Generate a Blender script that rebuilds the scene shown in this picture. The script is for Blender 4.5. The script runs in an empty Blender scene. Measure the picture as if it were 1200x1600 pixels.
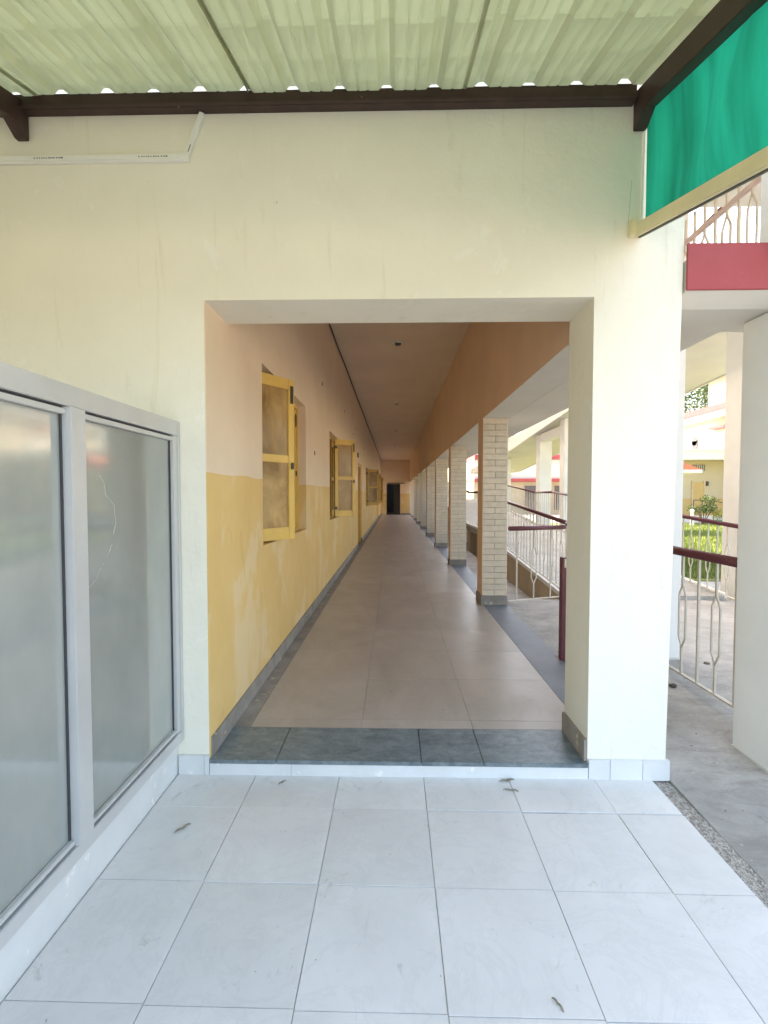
import bpy, bmesh, math, random
from mathutils import Vector, Matrix
random.seed(7)
R = math.radians
sc = bpy.context.scene
COL = sc.collection

# ------------------------------------------------------------------ camera, sky, sun, exposure
cd = bpy.data.cameras.new('camera'); cam = bpy.data.objects.new('camera', cd); COL.objects.link(cam)
cam.location = (0, 0, 1.5)
cam.rotation_euler = (R(90) - math.atan(26 / 750), 0, math.atan(16 / 750 * math.cos(0.0346)))
cd.sensor_fit = 'HORIZONTAL'; cd.sensor_width = 36; cd.lens = 750 / 1200 * 36
cd.clip_start = 0.05; cd.clip_end = 900
sc.camera = cam
SUN_EL, SUN_AZ = R(52), R(-42)           # azimuth of the sun, clockwise from +Y: ahead and to the left, behind the building
w = bpy.data.worlds.new('World'); sc.world = w; w.use_nodes = True
nt = w.node_tree; nt.nodes.clear()
sky = nt.nodes.new('ShaderNodeTexSky'); sky.sky_type = 'NISHITA'; sky.sun_disc = False
sky.sun_elevation = SUN_EL; sky.sun_rotation = SUN_AZ; sky.dust_density = 5.0; sky.air_density = 1.0; sky.ozone_density = 1.0
bg = nt.nodes.new('ShaderNodeBackground'); bg.inputs[1].default_value = 0.15
wo = nt.nodes.new('ShaderNodeOutputWorld')
nt.links.new(sky.outputs[0], bg.inputs[0]); nt.links.new(bg.outputs[0], wo.inputs[0])
sl = bpy.data.lights.new('sun', 'SUN'); sl.energy = 2.0; sl.angle = R(2.0); sl.color = (1.0, 0.94, 0.84)
so = bpy.data.objects.new('sun', sl); COL.objects.link(so)
sd = Vector((math.sin(SUN_AZ) * math.cos(SUN_EL), math.cos(SUN_AZ) * math.cos(SUN_EL), math.sin(SUN_EL)))
so.rotation_euler = (-sd).to_track_quat('-Z', 'Y').to_euler(); so.location = sd * 40
sc.view_settings.view_transform = 'Standard'; sc.view_settings.look = 'None'
sc.view_settings.exposure = 3.08; sc.view_settings.gamma = 1.0
sc.view_settings.use_white_balance = True; sc.view_settings.white_balance_temperature = 7400; sc.view_settings.white_balance_tint = 9
sc.render.engine = 'CYCLES'
sc.cycles.max_bounces = 9; sc.cycles.diffuse_bounces = 6; sc.cycles.glossy_bounces = 4; sc.cycles.transmission_bounces = 6; sc.cycles.transparent_max_bounces = 8

# ------------------------------------------------------------------ materials
def lin(c):
    return tuple(((v / 255) / 12.92 if v / 255 <= 0.04045 else ((v / 255 + 0.055) / 1.055) ** 2.4) for v in c)
class NB:
    def __init__(s, name):
        s.m = bpy.data.materials.new(name); s.m.use_nodes = True; s.t = s.m.node_tree
        s.b = s.t.nodes['Principled BSDF']; s.out = s.t.nodes['Material Output']
        s.geo = s.t.nodes.new('ShaderNodeNewGeometry')
    def n(s, k, **kw):
        x = s.t.nodes.new(k)
        for a, v in kw.items(): setattr(x, a, v)
        return x
    def l(s, a, b): s.t.links.new(a, b)
    def noise(s, scale, detail=4, rough=0.6, stretch=(1, 1, 1), dist=0.0):
        mp = s.n('ShaderNodeMapping'); mp.inputs['Scale'].default_value = stretch
        s.l(s.geo.outputs['Position'], mp.inputs[0])
        n = s.n('ShaderNodeTexNoise'); n.inputs['Scale'].default_value = scale; n.inputs['Detail'].default_value = detail
        n.inputs['Roughness'].default_value = rough; n.inputs['Distortion'].default_value = dist
        s.l(mp.outputs[0], n.inputs['Vector']); return n.outputs[0]
    def ramp(s, src, stops):
        r = s.n('ShaderNodeValToRGB'); e = r.color_ramp.elements
        while len(e) < len(stops): e.new(0.5)
        for i, (p, c) in enumerate(stops): e[i].position = p; e[i].color = (*c, 1) if len(c) == 3 else c
        s.l(src, r.inputs[0]); return r.outputs[0]
    def mix(s, fac, a, b, mode='MIX'):
        x = s.n('ShaderNodeMix', data_type='RGBA', blend_type=mode)
        for i, v in ((0, fac), (6, a), (7, b)):
            if hasattr(v, 'links') or hasattr(v, 'is_linked'): s.l(v, x.inputs[i])
            else: x.inputs[i].default_value = v if i == 0 else (*v, 1)
        return x.outputs[2]
    def bump(s, h, strength, dist=0.01):
        b = s.n('ShaderNodeBump'); b.inputs['Strength'].default_value = strength; b.inputs['Distance'].default_value = dist
        s.l(h, b.inputs['Height']); s.l(b.outputs[0], s.b.inputs['Normal'])
    def rnd(s): return s.n('ShaderNodeObjectInfo').outputs['Random']
    def col(s, c): s.l(c, s.b.inputs['Base Color'])
    def rough(s, v, spec=0.5):
        s.b.inputs['Roughness'].default_value = v; s.b.inputs['Specular IOR Level'].default_value = spec
def sc3(c, k): return tuple(min(1, v * k) for v in c)
BW = ((0, 0, 0), (1, 1, 1))
def paint(name, c, var=0.08, scale=3.0, rough=0.6, bump=0.15, spec=0.35, speck=None, metal=0, objvar=0.0, bscale=60):
    b = NB(name)
    f = b.ramp(b.noise(scale, 5), [(0.3, (0, 0, 0)), (0.7, (1, 1, 1))])
    k = b.mix(f, sc3(c, 1 - var), sc3(c, 1 + var))
    if objvar:
        hv = b.n('ShaderNodeHueSaturation'); mr = b.n('ShaderNodeMapRange'); mr.inputs[3].default_value = 1 - objvar; mr.inputs[4].default_value = 1 + objvar
        b.l(b.rnd(), mr.inputs[0]); b.l(mr.outputs[0], hv.inputs['Value']); b.l(k, hv.inputs['Color']); k = hv.outputs[0]
    if speck:
        sp = b.ramp(b.noise(speck[1], 3, 0.7), [(speck[2], (0, 0, 0)), (speck[2] + 0.06, (1, 1, 1))])
        k = b.mix(sp, k, speck[0])
    b.col(k); b.rough(rough, spec); b.b.inputs['Metallic'].default_value = metal
    if bump: b.bump(b.noise(bscale, 3), bump, 0.004)
    return b.m

M = {}
# plastered porch wall: pale cream-yellow distemper, faint brush streaks and drips
b = NB('wall_cream')
f = b.ramp(b.noise(1.6, 6, 0.6), [(0.3, (0, 0, 0)), (0.7, (1, 1, 1))])
k = b.mix(f, (0.77, 0.735, 0.615), (0.82, 0.785, 0.665))
s_ = b.ramp(b.noise(2.2, 6, 0.7, (3.0, 3.0, 0.35), 1.0), [(0.62, (0, 0, 0)), (0.72, (0.5, 0.5, 0.5))])
k = b.mix(s_, k, (0.66, 0.625, 0.48))
d_ = b.ramp(b.noise(9, 4, 0.65), [(0.72, (0, 0, 0)), (0.76, (1, 1, 1))])
k = b.mix(d_, k, (0.62, 0.58, 0.45))
rs_ = b.ramp(b.noise(7, 5, 0.7, (1.6, 1.6, 0.12), 0.6), [(0.60, (0, 0, 0)), (0.72, (0.45, 0.45, 0.45))]); k = b.mix(rs_, k, (0.66, 0.60, 0.44))
wp = b.ramp(b.noise(3.4, 7, 0.7, (1, 1, 0.8), 1.0), [(0.62, (0, 0, 0)), (0.65, (0.5, 0.5, 0.5))]); k = b.mix(wp, k, (0.84, 0.82, 0.75))
b.col(k); b.rough(0.75, 0.25); b.bump(b.noise(6, 8, 0.62), 0.5, 0.02); M['wall'] = b.m
# whitewash
M['white'] = paint('whitewash', (0.80, 0.79, 0.75), 0.05, 2.0, 0.7, 0.25, 0.25, ((0.62, 0.60, 0.55), 7, 0.72), bscale=30)
M['white_clean'] = paint('white_paint', (0.82, 0.81, 0.78), 0.04, 2.0, 0.6, 0.15)
# corridor wall: peach above, ochre dado below, with worn lighter patches
b = NB('corridor_paint')
sx = b.n('ShaderNodeSeparateXYZ'); b.l(b.geo.outputs['Position'], sx.inputs[0])
wob = b.n('ShaderNodeMath', operation='MULTIPLY_ADD'); b.l(b.noise(1.5, 2), wob.inputs[0]); wob.inputs[1].default_value = 0.045
b.l(sx.outputs[2], wob.inputs[2])
gt = b.n('ShaderNodeMath', operation='GREATER_THAN'); b.l(wob.outputs[0], gt.inputs[0]); gt.inputs[1].default_value = 1.645
f = b.ramp(b.noise(1.8, 6, 0.65), [(0.3, (0, 0, 0)), (0.7, (1, 1, 1))])
up_ = b.mix(f, (0.74, 0.575, 0.415), (0.80, 0.64, 0.48))
dn_ = b.mix(f, (0.68, 0.45, 0.165), (0.745, 0.515, 0.215))
pt = b.ramp(b.noise(1.3, 7, 0.62, (1.0, 1.5, 0.95), 0.6), [(0.53, (0, 0, 0)), (0.60, (0.75, 0.75, 0.75))])
dn_ = b.mix(pt, dn_, (0.74, 0.57, 0.34))
dn_ = b.mix(b.ramp(b.noise(2.6, 7, 0.65, (1, 1.6, 0.8), 1.0), [(0.60, (0, 0, 0)), (0.66, (0.45, 0.45, 0.45))]), dn_, (0.64, 0.41, 0.15))
k = b.mix(gt.outputs[0], dn_, up_)
st = b.ramp(b.noise(3.0, 6, 0.7, (4, 4, 0.4)), [(0.64, (0, 0, 0)), (0.74, (0.4, 0.4, 0.4))])
k = b.mix(st, k, (0.47, 0.34, 0.20))
ch = b.ramp(b.noise(11, 3, 0.6), [(0.76, (0, 0, 0)), (0.78, (1, 1, 1))])
k = b.mix(ch, k, (0.70, 0.62, 0.50))
b.col(k); b.rough(0.62, 0.35); b.bump(b.noise(18, 6, 0.62), 0.25, 0.006); M['corridor'] = b.m
M['peach'] = paint('peach_distemper', (0.75, 0.55, 0.40), 0.05, 1.5, 0.75, 0.15, 0.25)
M['ceiling'] = paint('ceiling_distemper', (0.72, 0.60, 0.475), 0.05, 1.2, 0.8, 0.1, 0.2)
M['soffit'] = paint('soffit_plaster', (0.66, 0.64, 0.58), 0.06, 1.5, 0.8, 0.2, 0.2, ((0.52, 0.50, 0.45), 5, 0.72))
M['beige'] = paint('ramp_plaster', (0.52, 0.40, 0.27), 0.12, 2.5, 0.8, 0.3, 0.2, ((0.33, 0.25, 0.18), 4, 0.66))
# porch floor: pale glazed tile with dust, scuffs and per-tile tone
b = NB('pale_tile')
f = b.ramp(b.noise(3.5, 6, 0.65), [(0.3, (0, 0, 0)), (0.72, (1, 1, 1))])
k = b.mix(f, (0.655, 0.64, 0.615), (0.74, 0.725, 0.70))
du = b.ramp(b.noise(1.1, 6, 0.7), [(0.5, (0, 0, 0)), (0.75, (0.5, 0.5, 0.5))]); k = b.mix(du, k, (0.60, 0.59, 0.57))
vn = b.ramp(b.noise(2.6, 8, 0.7, (1, 1.3, 1), 1.6), [(0.47, (0, 0, 0)), (0.505, (0.28, 0.28, 0.28)), (0.54, (0, 0, 0))]); k = b.mix(vn, k, (0.56, 0.55, 0.53))
sf = b.ramp(b.noise(13, 6, 0.78, (1, 0.45, 1), 1.5), [(0.60, (0, 0, 0)), (0.72, (0.6, 0.6, 0.6))]); k = b.mix(sf, k, (0.47, 0.46, 0.43))
bl = b.ramp(b.noise(5.5, 6, 0.72, (1, 1, 1), 0.8), [(0.63, (0, 0, 0)), (0.68, (0.5, 0.5, 0.5))]); k = b.mix(bl, k, (0.44, 0.42, 0.37))
dt = b.ramp(b.noise(45, 2, 0.5), [(0.77, (0, 0, 0)), (0.79, (0.9, 0.9, 0.9))]); k = b.mix(dt, k, (0.26, 0.24, 0.21))
hv = b.n('ShaderNodeHueSaturation'); mr = b.n('ShaderNodeMapRange'); mr.inputs[3].default_value = 0.94; mr.inputs[4].default_value = 1.03
b.l(b.rnd(), mr.inputs[0]); b.l(mr.outputs[0], hv.inputs['Value']); b.l(k, hv.inputs['Color']); b.col(hv.outputs[0])
rr = b.n('ShaderNodeMapRange'); rr.inputs[3].default_value = 0.28; rr.inputs[4].default_value = 0.55; b.l(b.noise(5, 5), rr.inputs[0]); b.l(rr.outputs[0], b.b.inputs['Roughness'])
b.bump(b.noise(70, 3), 0.05, 0.002); M['tile'] = b.m
# corridor floor: polished taupe stone, worn
b = NB('corridor_stone')
f = b.ramp(b.noise(2.4, 7, 0.68, (1, 0.6, 1), 0.8), [(0.3, (0, 0, 0)), (0.7, (1, 1, 1))])
k = b.mix(f, (0.35, 0.30, 0.255), (0.46, 0.40, 0.35))
sp = b.ramp(b.noise(26, 4, 0.7), [(0.6, (0, 0, 0)), (0.75, (0.5, 0.5, 0.5))]); k = b.mix(sp, k, (0.25, 0.21, 0.18))
dt = b.ramp(b.noise(30, 2, 0.5), [(0.76, (0, 0, 0)), (0.78, (1, 1, 1))]); k = b.mix(dt, k, (0.12, 0.10, 0.09))
hv = b.n('ShaderNodeHueSaturation'); mr = b.n('ShaderNodeMapRange'); mr.inputs[3].default_value = 0.95; mr.inputs[4].default_value = 1.05
b.l(b.rnd(), mr.inputs[0]); b.l(mr.outputs[0], hv.inputs['Value']); b.l(k, hv.inputs['Color']); b.col(hv.outputs[0])
rr = b.n('ShaderNodeMapRange'); rr.inputs[3].default_value = 0.25; rr.inputs[4].default_value = 0.5; b.l(b.noise(4, 5), rr.inputs[0]); b.l(rr.outputs[0], b.b.inputs['Roughness'])
b.bump(b.noise(60, 3), 0.06, 0.002); M['cstone'] = b.m
# green-grey threshold stone, mottled
b = NB('threshold_stone')
f = b.ramp(b.noise(9, 9, 0.82, (1, 1.6, 1), 0.5), [(0.36, (0, 0, 0)), (0.66, (1, 1, 1))])
k = b.mix(f, (0.09, 0.118, 0.128), (0.25, 0.29, 0.295))
k = b.mix(b.ramp(b.noise(60, 5, 0.8, (1, 2.2, 1)), [(0.56, (0, 0, 0)), (0.68, (0.6, 0.6, 0.6))]), k, (0.075, 0.095, 0.10))
k = b.mix(b.ramp(b.noise(120, 2, 0.6), [(0.68, (0, 0, 0)), (0.74, (0.6, 0.6, 0.6))]), k, (0.32, 0.34, 0.33))
b.col(k); b.rough(0.33, 0.45); b.bump(b.noise(50, 5), 0.2, 0.004); M['thresh'] = b.m
M['slate'] = paint('slate_strip', (0.17, 0.185, 0.20), 0.15, 3, 0.5, 0.15, 0.4, ((0.24, 0.24, 0.24), 12, 0.68))
M['skirt'] = paint('grey_skirting', (0.27, 0.245, 0.215), 0.25, 5, 0.6, 0.3, 0.35, ((0.58, 0.50, 0.38), 9, 0.64), objvar=0.1)
M['skirt_white'] = paint('white_skirting_tile', (0.66, 0.665, 0.65), 0.06, 5, 0.45, 0.1, 0.4, ((0.80, 0.79, 0.76), 9, 0.64), objvar=0.04)
b = NB('grout'); k = b.ramp(b.noise(2.2, 6, 0.7), [(0.36, (0.27, 0.26, 0.24)), (0.52, (0.60, 0.59, 0.57))]); b.col(k); b.rough(0.9, 0.1); M['grout'] = b.m
M['cgrout'] = paint('corridor_grout', (0.29, 0.25, 0.21), 0.1, 20, 0.9, 0.1, 0.1)
# concrete / grit
b = NB('rough_concrete')
f = b.ramp(b.noise(1.7, 8, 0.72, dist=0.4), [(0.34, (0, 0, 0)), (0.66, (1, 1, 1))]); k = b.mix(f, (0.29, 0.272, 0.245), (0.50, 0.475, 0.435))
k = b.mix(b.ramp(b.noise(7, 6, 0.75, (0.6, 1.6, 1), 0.8), [(0.50, (0, 0, 0)), (0.66, (0.7, 0.7, 0.7))]), k, (0.27, 0.25, 0.225))
k = b.mix(b.ramp(b.noise(22, 4, 0.7), [(0.66, (0, 0, 0)), (0.70, (0.9, 0.9, 0.9))]), k, (0.60, 0.585, 0.55))
k = b.mix(b.ramp(b.noise(34, 3, 0.6, dist=0.5), [(0.69, (0, 0, 0)), (0.72, (0.9, 0.9, 0.9))]), k, (0.10, 0.09, 0.08))
b.col(k); b.rough(0.85, 0.2); b.bump(b.noise(45, 6, 0.75), 0.8, 0.012); M['concrete'] = b.m
b = NB('pebble_grit')
v = b.n('ShaderNodeTexVoronoi'); v.inputs['Scale'].default_value = 130; b.l(b.geo.outputs['Position'], v.inputs['Vector'])
k = b.ramp(v.outputs['Color'], [(0.2, (0.24, 0.215, 0.185)), (0.5, (0.37, 0.335, 0.295)), (0.8, (0.52, 0.49, 0.445))])
b.col(k); b.rough(0.85, 0.2); b.bump(v.outputs['Distance'], 0.8, 0.01); M['grit'] = b.m
b = NB('yard_earth')
f = b.ramp(b.noise(0.25, 8, 0.7), [(0.35, (0, 0, 0)), (0.68, (1, 1, 1))]); k = b.mix(f, (0.34, 0.31, 0.26), (0.44, 0.41, 0.36))
b.col(k); b.rough(0.95, 0.1); b.bump(b.noise(9, 6), 0.4, 0.02); M['earth'] = b.m
M['yard'] = paint('weathered_paving', (0.19, 0.18, 0.165), 0.2, 0.8, 0.9, 0.4, 0.15, ((0.13, 0.12, 0.11), 2, 0.62))
b = NB('lawn_soil')
f = b.ramp(b.noise(1.5, 6, 0.7), [(0.35, (0, 0, 0)), (0.7, (1, 1, 1))]); k = b.mix(f, (0.16, 0.19, 0.05), (0.32, 0.31, 0.12))
b.col(k); b.rough(0.95, 0.1); M['lawn'] = b.m
M['grass'] = paint('grass_blade', (0.20, 0.25, 0.07), 0.35, 1.0, 0.8, 0, 0.2)
# metals and paints
b = NB('roof_sheet')
f = b.ramp(b.noise(1.6, 5, 0.6, (3, 0.5, 1)), [(0.3, (0, 0, 0)), (0.7, (1, 1, 1))]); k = b.mix(f, (0.49, 0.50, 0.335), (0.58, 0.59, 0.41))
k = b.mix(b.ramp(b.noise(5, 6, 0.7, (2.5, 0.3, 1)), [(0.64, (0, 0, 0)), (0.74, (0.5, 0.5, 0.5))]), k, (0.38, 0.375, 0.24))
b.col(k); b.rough(0.42, 0.5); b.bump(b.noise(7, 3, 0.5), 0.12, 0.01); M['sheet'] = b.m
M['brown_steel'] = paint('brown_steel', (0.055, 0.030, 0.024), 0.2, 9, 0.5, 0.15, 0.4, ((0.40, 0.30, 0.22), 14, 0.70))
M['aluminium'] = paint('grey_aluminium', (0.56, 0.56, 0.55), 0.04, 5, 0.42, 0, 0.5, metal=0.25)
M['gasket'] = paint('black_gasket', (0.05, 0.05, 0.055), 0.1, 20, 0.7, 0)
M['maroon'] = paint('maroon_paint', (0.13, 0.034, 0.042), 0.1, 8, 0.4, 0.05, 0.45, ((0.36, 0.20, 0.18), 16, 0.73))
M['pale_rail'] = paint('overexposed_rail', (0.66, 0.54, 0.51), 0.1, 8, 0.5, 0)  # overexposed paleness of the rail is put into its colour
M['cream_metal'] = paint('cream_metal', (0.58, 0.53, 0.44), 0.1, 12, 0.55, 0.05, 0.35, ((0.35, 0.25, 0.17), 25, 0.70))
M['yellow'] = paint('yellow_joinery', (0.68, 0.44, 0.11), 0.08, 5, 0.45, 0.1, 0.4, ((0.52, 0.36, 0.15), 10, 0.7))
M['orange'] = paint('orange_door', (0.50, 0.24, 0.055), 0.1, 4, 0.5, 0.1, 0.4)
M['red'] = paint('red_fascia', (0.37, 0.07, 0.072), 0.1, 2.5, 0.6, 0.2, 0.3, ((0.50, 0.19, 0.17), 9, 0.68))
M['bar'] = paint('yellow_timber', (0.76, 0.68, 0.43), 0.06, 6, 0.6, 0.1, 0.3)
M['pvc'] = paint('white_pvc', (0.80, 0.79, 0.73), 0.02, 6, 0.4, 0)
M['ink'] = paint('ink', (0.10, 0.10, 0.09), 0.1, 30, 0.7, 0)
M['brick'] = paint('cream_brick', (0.66, 0.58, 0.455), 0.08, 14, 0.75, 0.3, 0.25, objvar=0.06)
M['mortar'] = paint('mortar', (0.40, 0.34, 0.27), 0.1, 20, 0.9, 0.3, 0.1)
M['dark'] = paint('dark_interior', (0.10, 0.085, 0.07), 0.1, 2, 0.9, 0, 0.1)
M['darkdoor'] = paint('dark_door', (0.03, 0.022, 0.02), 0.1, 4, 0.5, 0)
M['room'] = paint('room_plaster', (0.45, 0.36, 0.26), 0.05, 2, 0.9, 0, 0.1)
M['leaf_brown'] = paint('dry_leaf', (0.27, 0.24, 0.18), 0.3, 30, 0.8, 0)
M['stone'] = paint('pebble', (0.10, 0.085, 0.07), 0.3, 20, 0.9, 0.3)
M['foliage'] = paint('foliage', (0.075, 0.115, 0.035), 0.45, 3, 0.6, 0, 0.3)
M['foliage_yellow'] = paint('yellow_foliage', (0.26, 0.25, 0.05), 0.4, 5, 0.6, 0, 0.3)
M['bark'] = paint('bark', (0.11, 0.085, 0.06), 0.3, 9, 0.9, 0.5)
M['pot'] = paint('green_pot', (0.03, 0.19, 0.14), 0.1, 9, 0.5, 0)
M['far_wall'] = paint('far_cream_wall', (0.46, 0.405, 0.29), 0.04, 0.5, 0.8, 0, 0.2)
M['far_ochre'] = paint('far_ochre_wall', (0.46, 0.33, 0.15), 0.05, 0.5, 0.8, 0, 0.2)
M['far_white'] = paint('far_white_wall', (0.60, 0.585, 0.55), 0.03, 0.5, 0.8, 0, 0.2)
M['window_dark'] = paint('window_dark', (0.09, 0.09, 0.10), 0.1, 3, 0.3, 0)
M['tile_red'] = paint('red_roof_tile', (0.50, 0.17, 0.10), 0.15, 6, 0.7, 0.2)
# glazed partition pane: dusty grey tinted glass over a grey backing
b = NB('dusty_glass')
f = b.ramp(b.noise(1.7, 5, 0.6, (1, 1, 0.6)), [(0.35, (0, 0, 0)), (0.7, (1, 1, 1))]); k = b.mix(f, (0.26, 0.28, 0.26), (0.35, 0.365, 0.34))
k = b.mix(b.ramp(b.noise(60, 3, 0.6), [(0.72, (0, 0, 0)), (0.75, (0.5, 0.5, 0.5))]), k, (0.36, 0.36, 0.34))
b.col(k); b.rough(0.12, 0.5); b.b.inputs['IOR'].default_value = 2.1; M['pane'] = b.m
rr = b.n('ShaderNodeMapRange'); rr.inputs[3].default_value = 0.03; rr.inputs[4].default_value = 0.14; b.l(b.noise(2.0, 5), rr.inputs[0]); b.l(rr.outputs[0], b.b.inputs['Roughness'])
b = NB('grimy_window_glass')
f = b.ramp(b.noise(3.2, 6, 0.65, (1, 1, 0.6), 0.8), [(0.35, (0, 0, 0)), (0.7, (1, 1, 1))]); k = b.mix(f, (0.28, 0.16, 0.055), (0.66, 0.44, 0.19))
b.col(k); b.rough(0.16, 0.5)
tr = b.n('ShaderNodeBsdfTransparent'); mx = b.n('ShaderNodeMixShader'); mx.inputs[0].default_value = 0.25
b.l(b.b.outputs[0], mx.inputs[1]); b.l(tr.outputs[0], mx.inputs[2]); b.l(mx.outputs[0], b.out.inputs[0]); M['wglass'] = b.m
M['crack'] = paint('crack', (0.55, 0.55, 0.52), 0.3, 20, 0.6, 0)
# shade net: emerald woven cloth that lets daylight through
b = NB('shade_net')
f = b.ramp(b.noise(2.2, 5, 0.6, (1, 3.0, 0.4)), [(0.3, (0, 0, 0)), (0.7, (1, 1, 1))])
k = b.mix(f, (0.002, 0.20, 0.115), (0.005, 0.44, 0.285))  # upright dark bands: shading of the folds put into the colour
b.col(k); b.rough(0.6, 0.2)
tl = b.n('ShaderNodeBsdfTranslucent'); b.l(k, tl.inputs[0]); mx = b.n('ShaderNodeMixShader'); mx.inputs[0].default_value = 0.6
b.l(b.b.outputs[0], mx.inputs[1]); b.l(tl.outputs[0], mx.inputs[2]); b.l(mx.outputs[0], b.out.inputs[0]); M['net'] = b.m

# ------------------------------------------------------------------ mesh helpers
def box(bm, x0, x1, y0, y1, z0, z1, mat=None):
    g = bmesh.ops.create_cube(bm, size=1.0)['verts']
    for v in g:
        v.co = Vector(((x0 + x1) / 2 + v.co.x * (x1 - x0), (y0 + y1) / 2 + v.co.y * (y1 - y0), (z0 + z1) / 2 + v.co.z * (z1 - z0)))
        if mat: v.co = mat @ v.co
    return g
def tube(bm, a, b_, r, n=8, r2=None):
    a, b_ = Vector(a), Vector(b_); d = b_ - a; L = d.length
    g = bmesh.ops.create_cone(bm, segments=n, radius1=r, radius2=r if r2 is None else r2, depth=L, cap_ends=True)['verts']
    q = d.to_track_quat('Z', 'Y').to_matrix().to_4x4(); q.translation = (a + b_) / 2
    for v in g: v.co = q @ v.co
    return g
def beam(bm, a, b_, w_, h):          # square bar between two points, h vertical-ish
    a, b_ = Vector(a), Vector(b_); d = (b_ - a)
    y = d.normalized(); x = y.cross(Vector((0, 0, 1))); x = Vector((1, 0, 0)) if x.length < 1e-4 else x.normalized(); z = x.cross(y)
    m = Matrix((x, y, z)).transposed().to_4x4(); m.translation = (a + b_) / 2
    return box(bm, -w_ / 2, w_ / 2, -d.length / 2, d.length / 2, -h / 2, h / 2, m)
def prism(bm, prof, axis, t0, t1):   # closed polygon extruded along an axis; prof in the two other axes (order x,y,z)
    def P(p, t):
        return {'x': (t, p[0], p[1]), 'y': (p[0], t, p[1]), 'z': (p[0], p[1], t)}[axis]
    A = [bm.verts.new(P(p, t0)) for p in prof]; B = [bm.verts.new(P(p, t1)) for p in prof]; n = len(prof)
    bm.faces.new(A); bm.faces.new(B[::-1])
    for i in range(n): bm.faces.new((A[i], B[i], B[(i + 1) % n], A[(i + 1) % n]))
def mesh(bm, name, mat, bevel=0, smooth=False):
    bmesh.ops.recalc_face_normals(bm, faces=bm.faces)
    if bevel: bmesh.ops.bevel(bm, geom=list(bm.edges), offset=bevel, segments=2, affect='EDGES', clamp_overlap=True)
    me = bpy.data.meshes.new(name); bm.to_mesh(me); bm.free()
    me.materials.append(M[mat] if isinstance(mat, str) else mat)
    if smooth:
        for p in me.polygons: p.use_smooth = True
    return me
def obj(name, bm, mat, parent=None, bevel=0, smooth=False, loc=None):
    me = bm if isinstance(bm, bpy.types.Mesh) else mesh(bm, name, mat, bevel, smooth)
    o = bpy.data.objects.new(name, me); COL.objects.link(o); o.parent = parent
    if loc is not None: o.location = loc
    return o
def B(): return bmesh.new()
def bobj(name, mat, parent, *bx, bevel=0):
    bm = B()
    for q in bx: box(bm, *q)
    return obj(name, bm, mat, parent, bevel)
def tag(o, label, cat, group=None):
    o['label'] = label; o['category'] = cat
    if 'kind' not in o: o['kind'] = 'thing'
    if group: o['group'] = group
    return o
def thing(name, label, cat, loc=(0, 0, 0), group=None):
    o = bpy.data.objects.new(name, None); COL.objects.link(o); o.location = loc; o.empty_display_size = 0.1
    return tag(o, label, cat, group)
def struct(o): o['kind'] = 'structure'; return o

# ------------------------------------------------------------------ key measures (metres; camera 1.5 above the porch floor)
Y0, TH = 2.522, 0.345                 # face and thickness of the porch wall
XL, XR = -0.99, 1.025                 # opening
FZ = 0.086                            # corridor floor
CZ = 4.085                            # corridor ceiling
YE = 35.3                             # end of corridor
BZ = 2.49                             # underside of beam and walkway slab
SL = 0.29                             # slope of the porch roof

# ================================================================== GROUND
bm = B(); bmesh.ops.create_grid(bm, x_segments=2, y_segments=2, size=400)
g = struct(obj('ground', bm, 'earth', loc=(0, 0, -0.42)))
# yard: paved apron round the porch and behind the camera
bm = B(); box(bm, -30, 40, -30, -1.6, -0.2, -0.09); struct(obj('yard_paving', bm, 'yard'))
bm = B(); box(bm, -30, -1.62, -1.6, 2.5, -0.2, -0.088); struct(obj('side_paving', bm, 'yard'))
# concrete path to the right, rising gently to the ramp landing
bm = B()
prof = [(-1.6, -0.012), (2.1, -0.012), (4.2, 0.06), (6.62, 0.066), (6.62, -0.4), (-1.6, -0.4)]
prism(bm, prof, 'x', 1.452, 4.6); struct(obj('landing_path', bm, 'concrete'))
bm = B(); box(bm, 4.62, 60, -1.58, 9, -0.3, -0.10); struct(obj('outer_path', bm, 'concrete'))
bm = B(); box(bm, 1.36, 1.45, -1.6, Y0, -0.2, -0.012); struct(obj('gravel_strip', bm, 'grit'))
# low area between the corridor and the ramp
bm = B(); box(bm, 1.46, 2.3, 6.63, 36, -0.4, -0.22); struct(obj('drain_floor', bm, 'concrete'))
# lawn with real blades near enough to see
bm = B(); box(bm, 5.2, 60, 9.02, 27, -0.3, -0.07); lawn = struct(obj('lawn', bm, 'lawn'))
bm = B(); box(bm, 6.0, 40, 27.02, 70, -0.3, -0.04); struct(obj('far_paving', bm, 'concrete'))
verts, faces = [], []
for i in range(26000):
    y = 9.1 + 17.7 * random.random(); x = y * random.uniform(0.5, 0.74)
    if x < 5.3: continue
    h = random.uniform(0.05, 0.13); a = random.uniform(0, 6.28); ww = 0.018
    lx, ly = random.uniform(-.05, .05), random.uniform(-.05, .05); n = len(verts)
    verts += [(x - ww * math.cos(a), y - ww * math.sin(a), -0.07), (x + ww * math.cos(a), y + ww * math.sin(a), -0.07), (x + lx, y + ly, -0.07 + h)]
    faces.append((n, n + 1, n + 2))
me = bpy.data.meshes.new('grass'); me.from_pydata(verts, [], faces); me.materials.append(M['grass'])
gr = obj('grass', me, None); gr['kind'] = 'stuff'; tag(gr, 'sunlit lawn grass beyond the ramp railing', 'grass')

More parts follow.
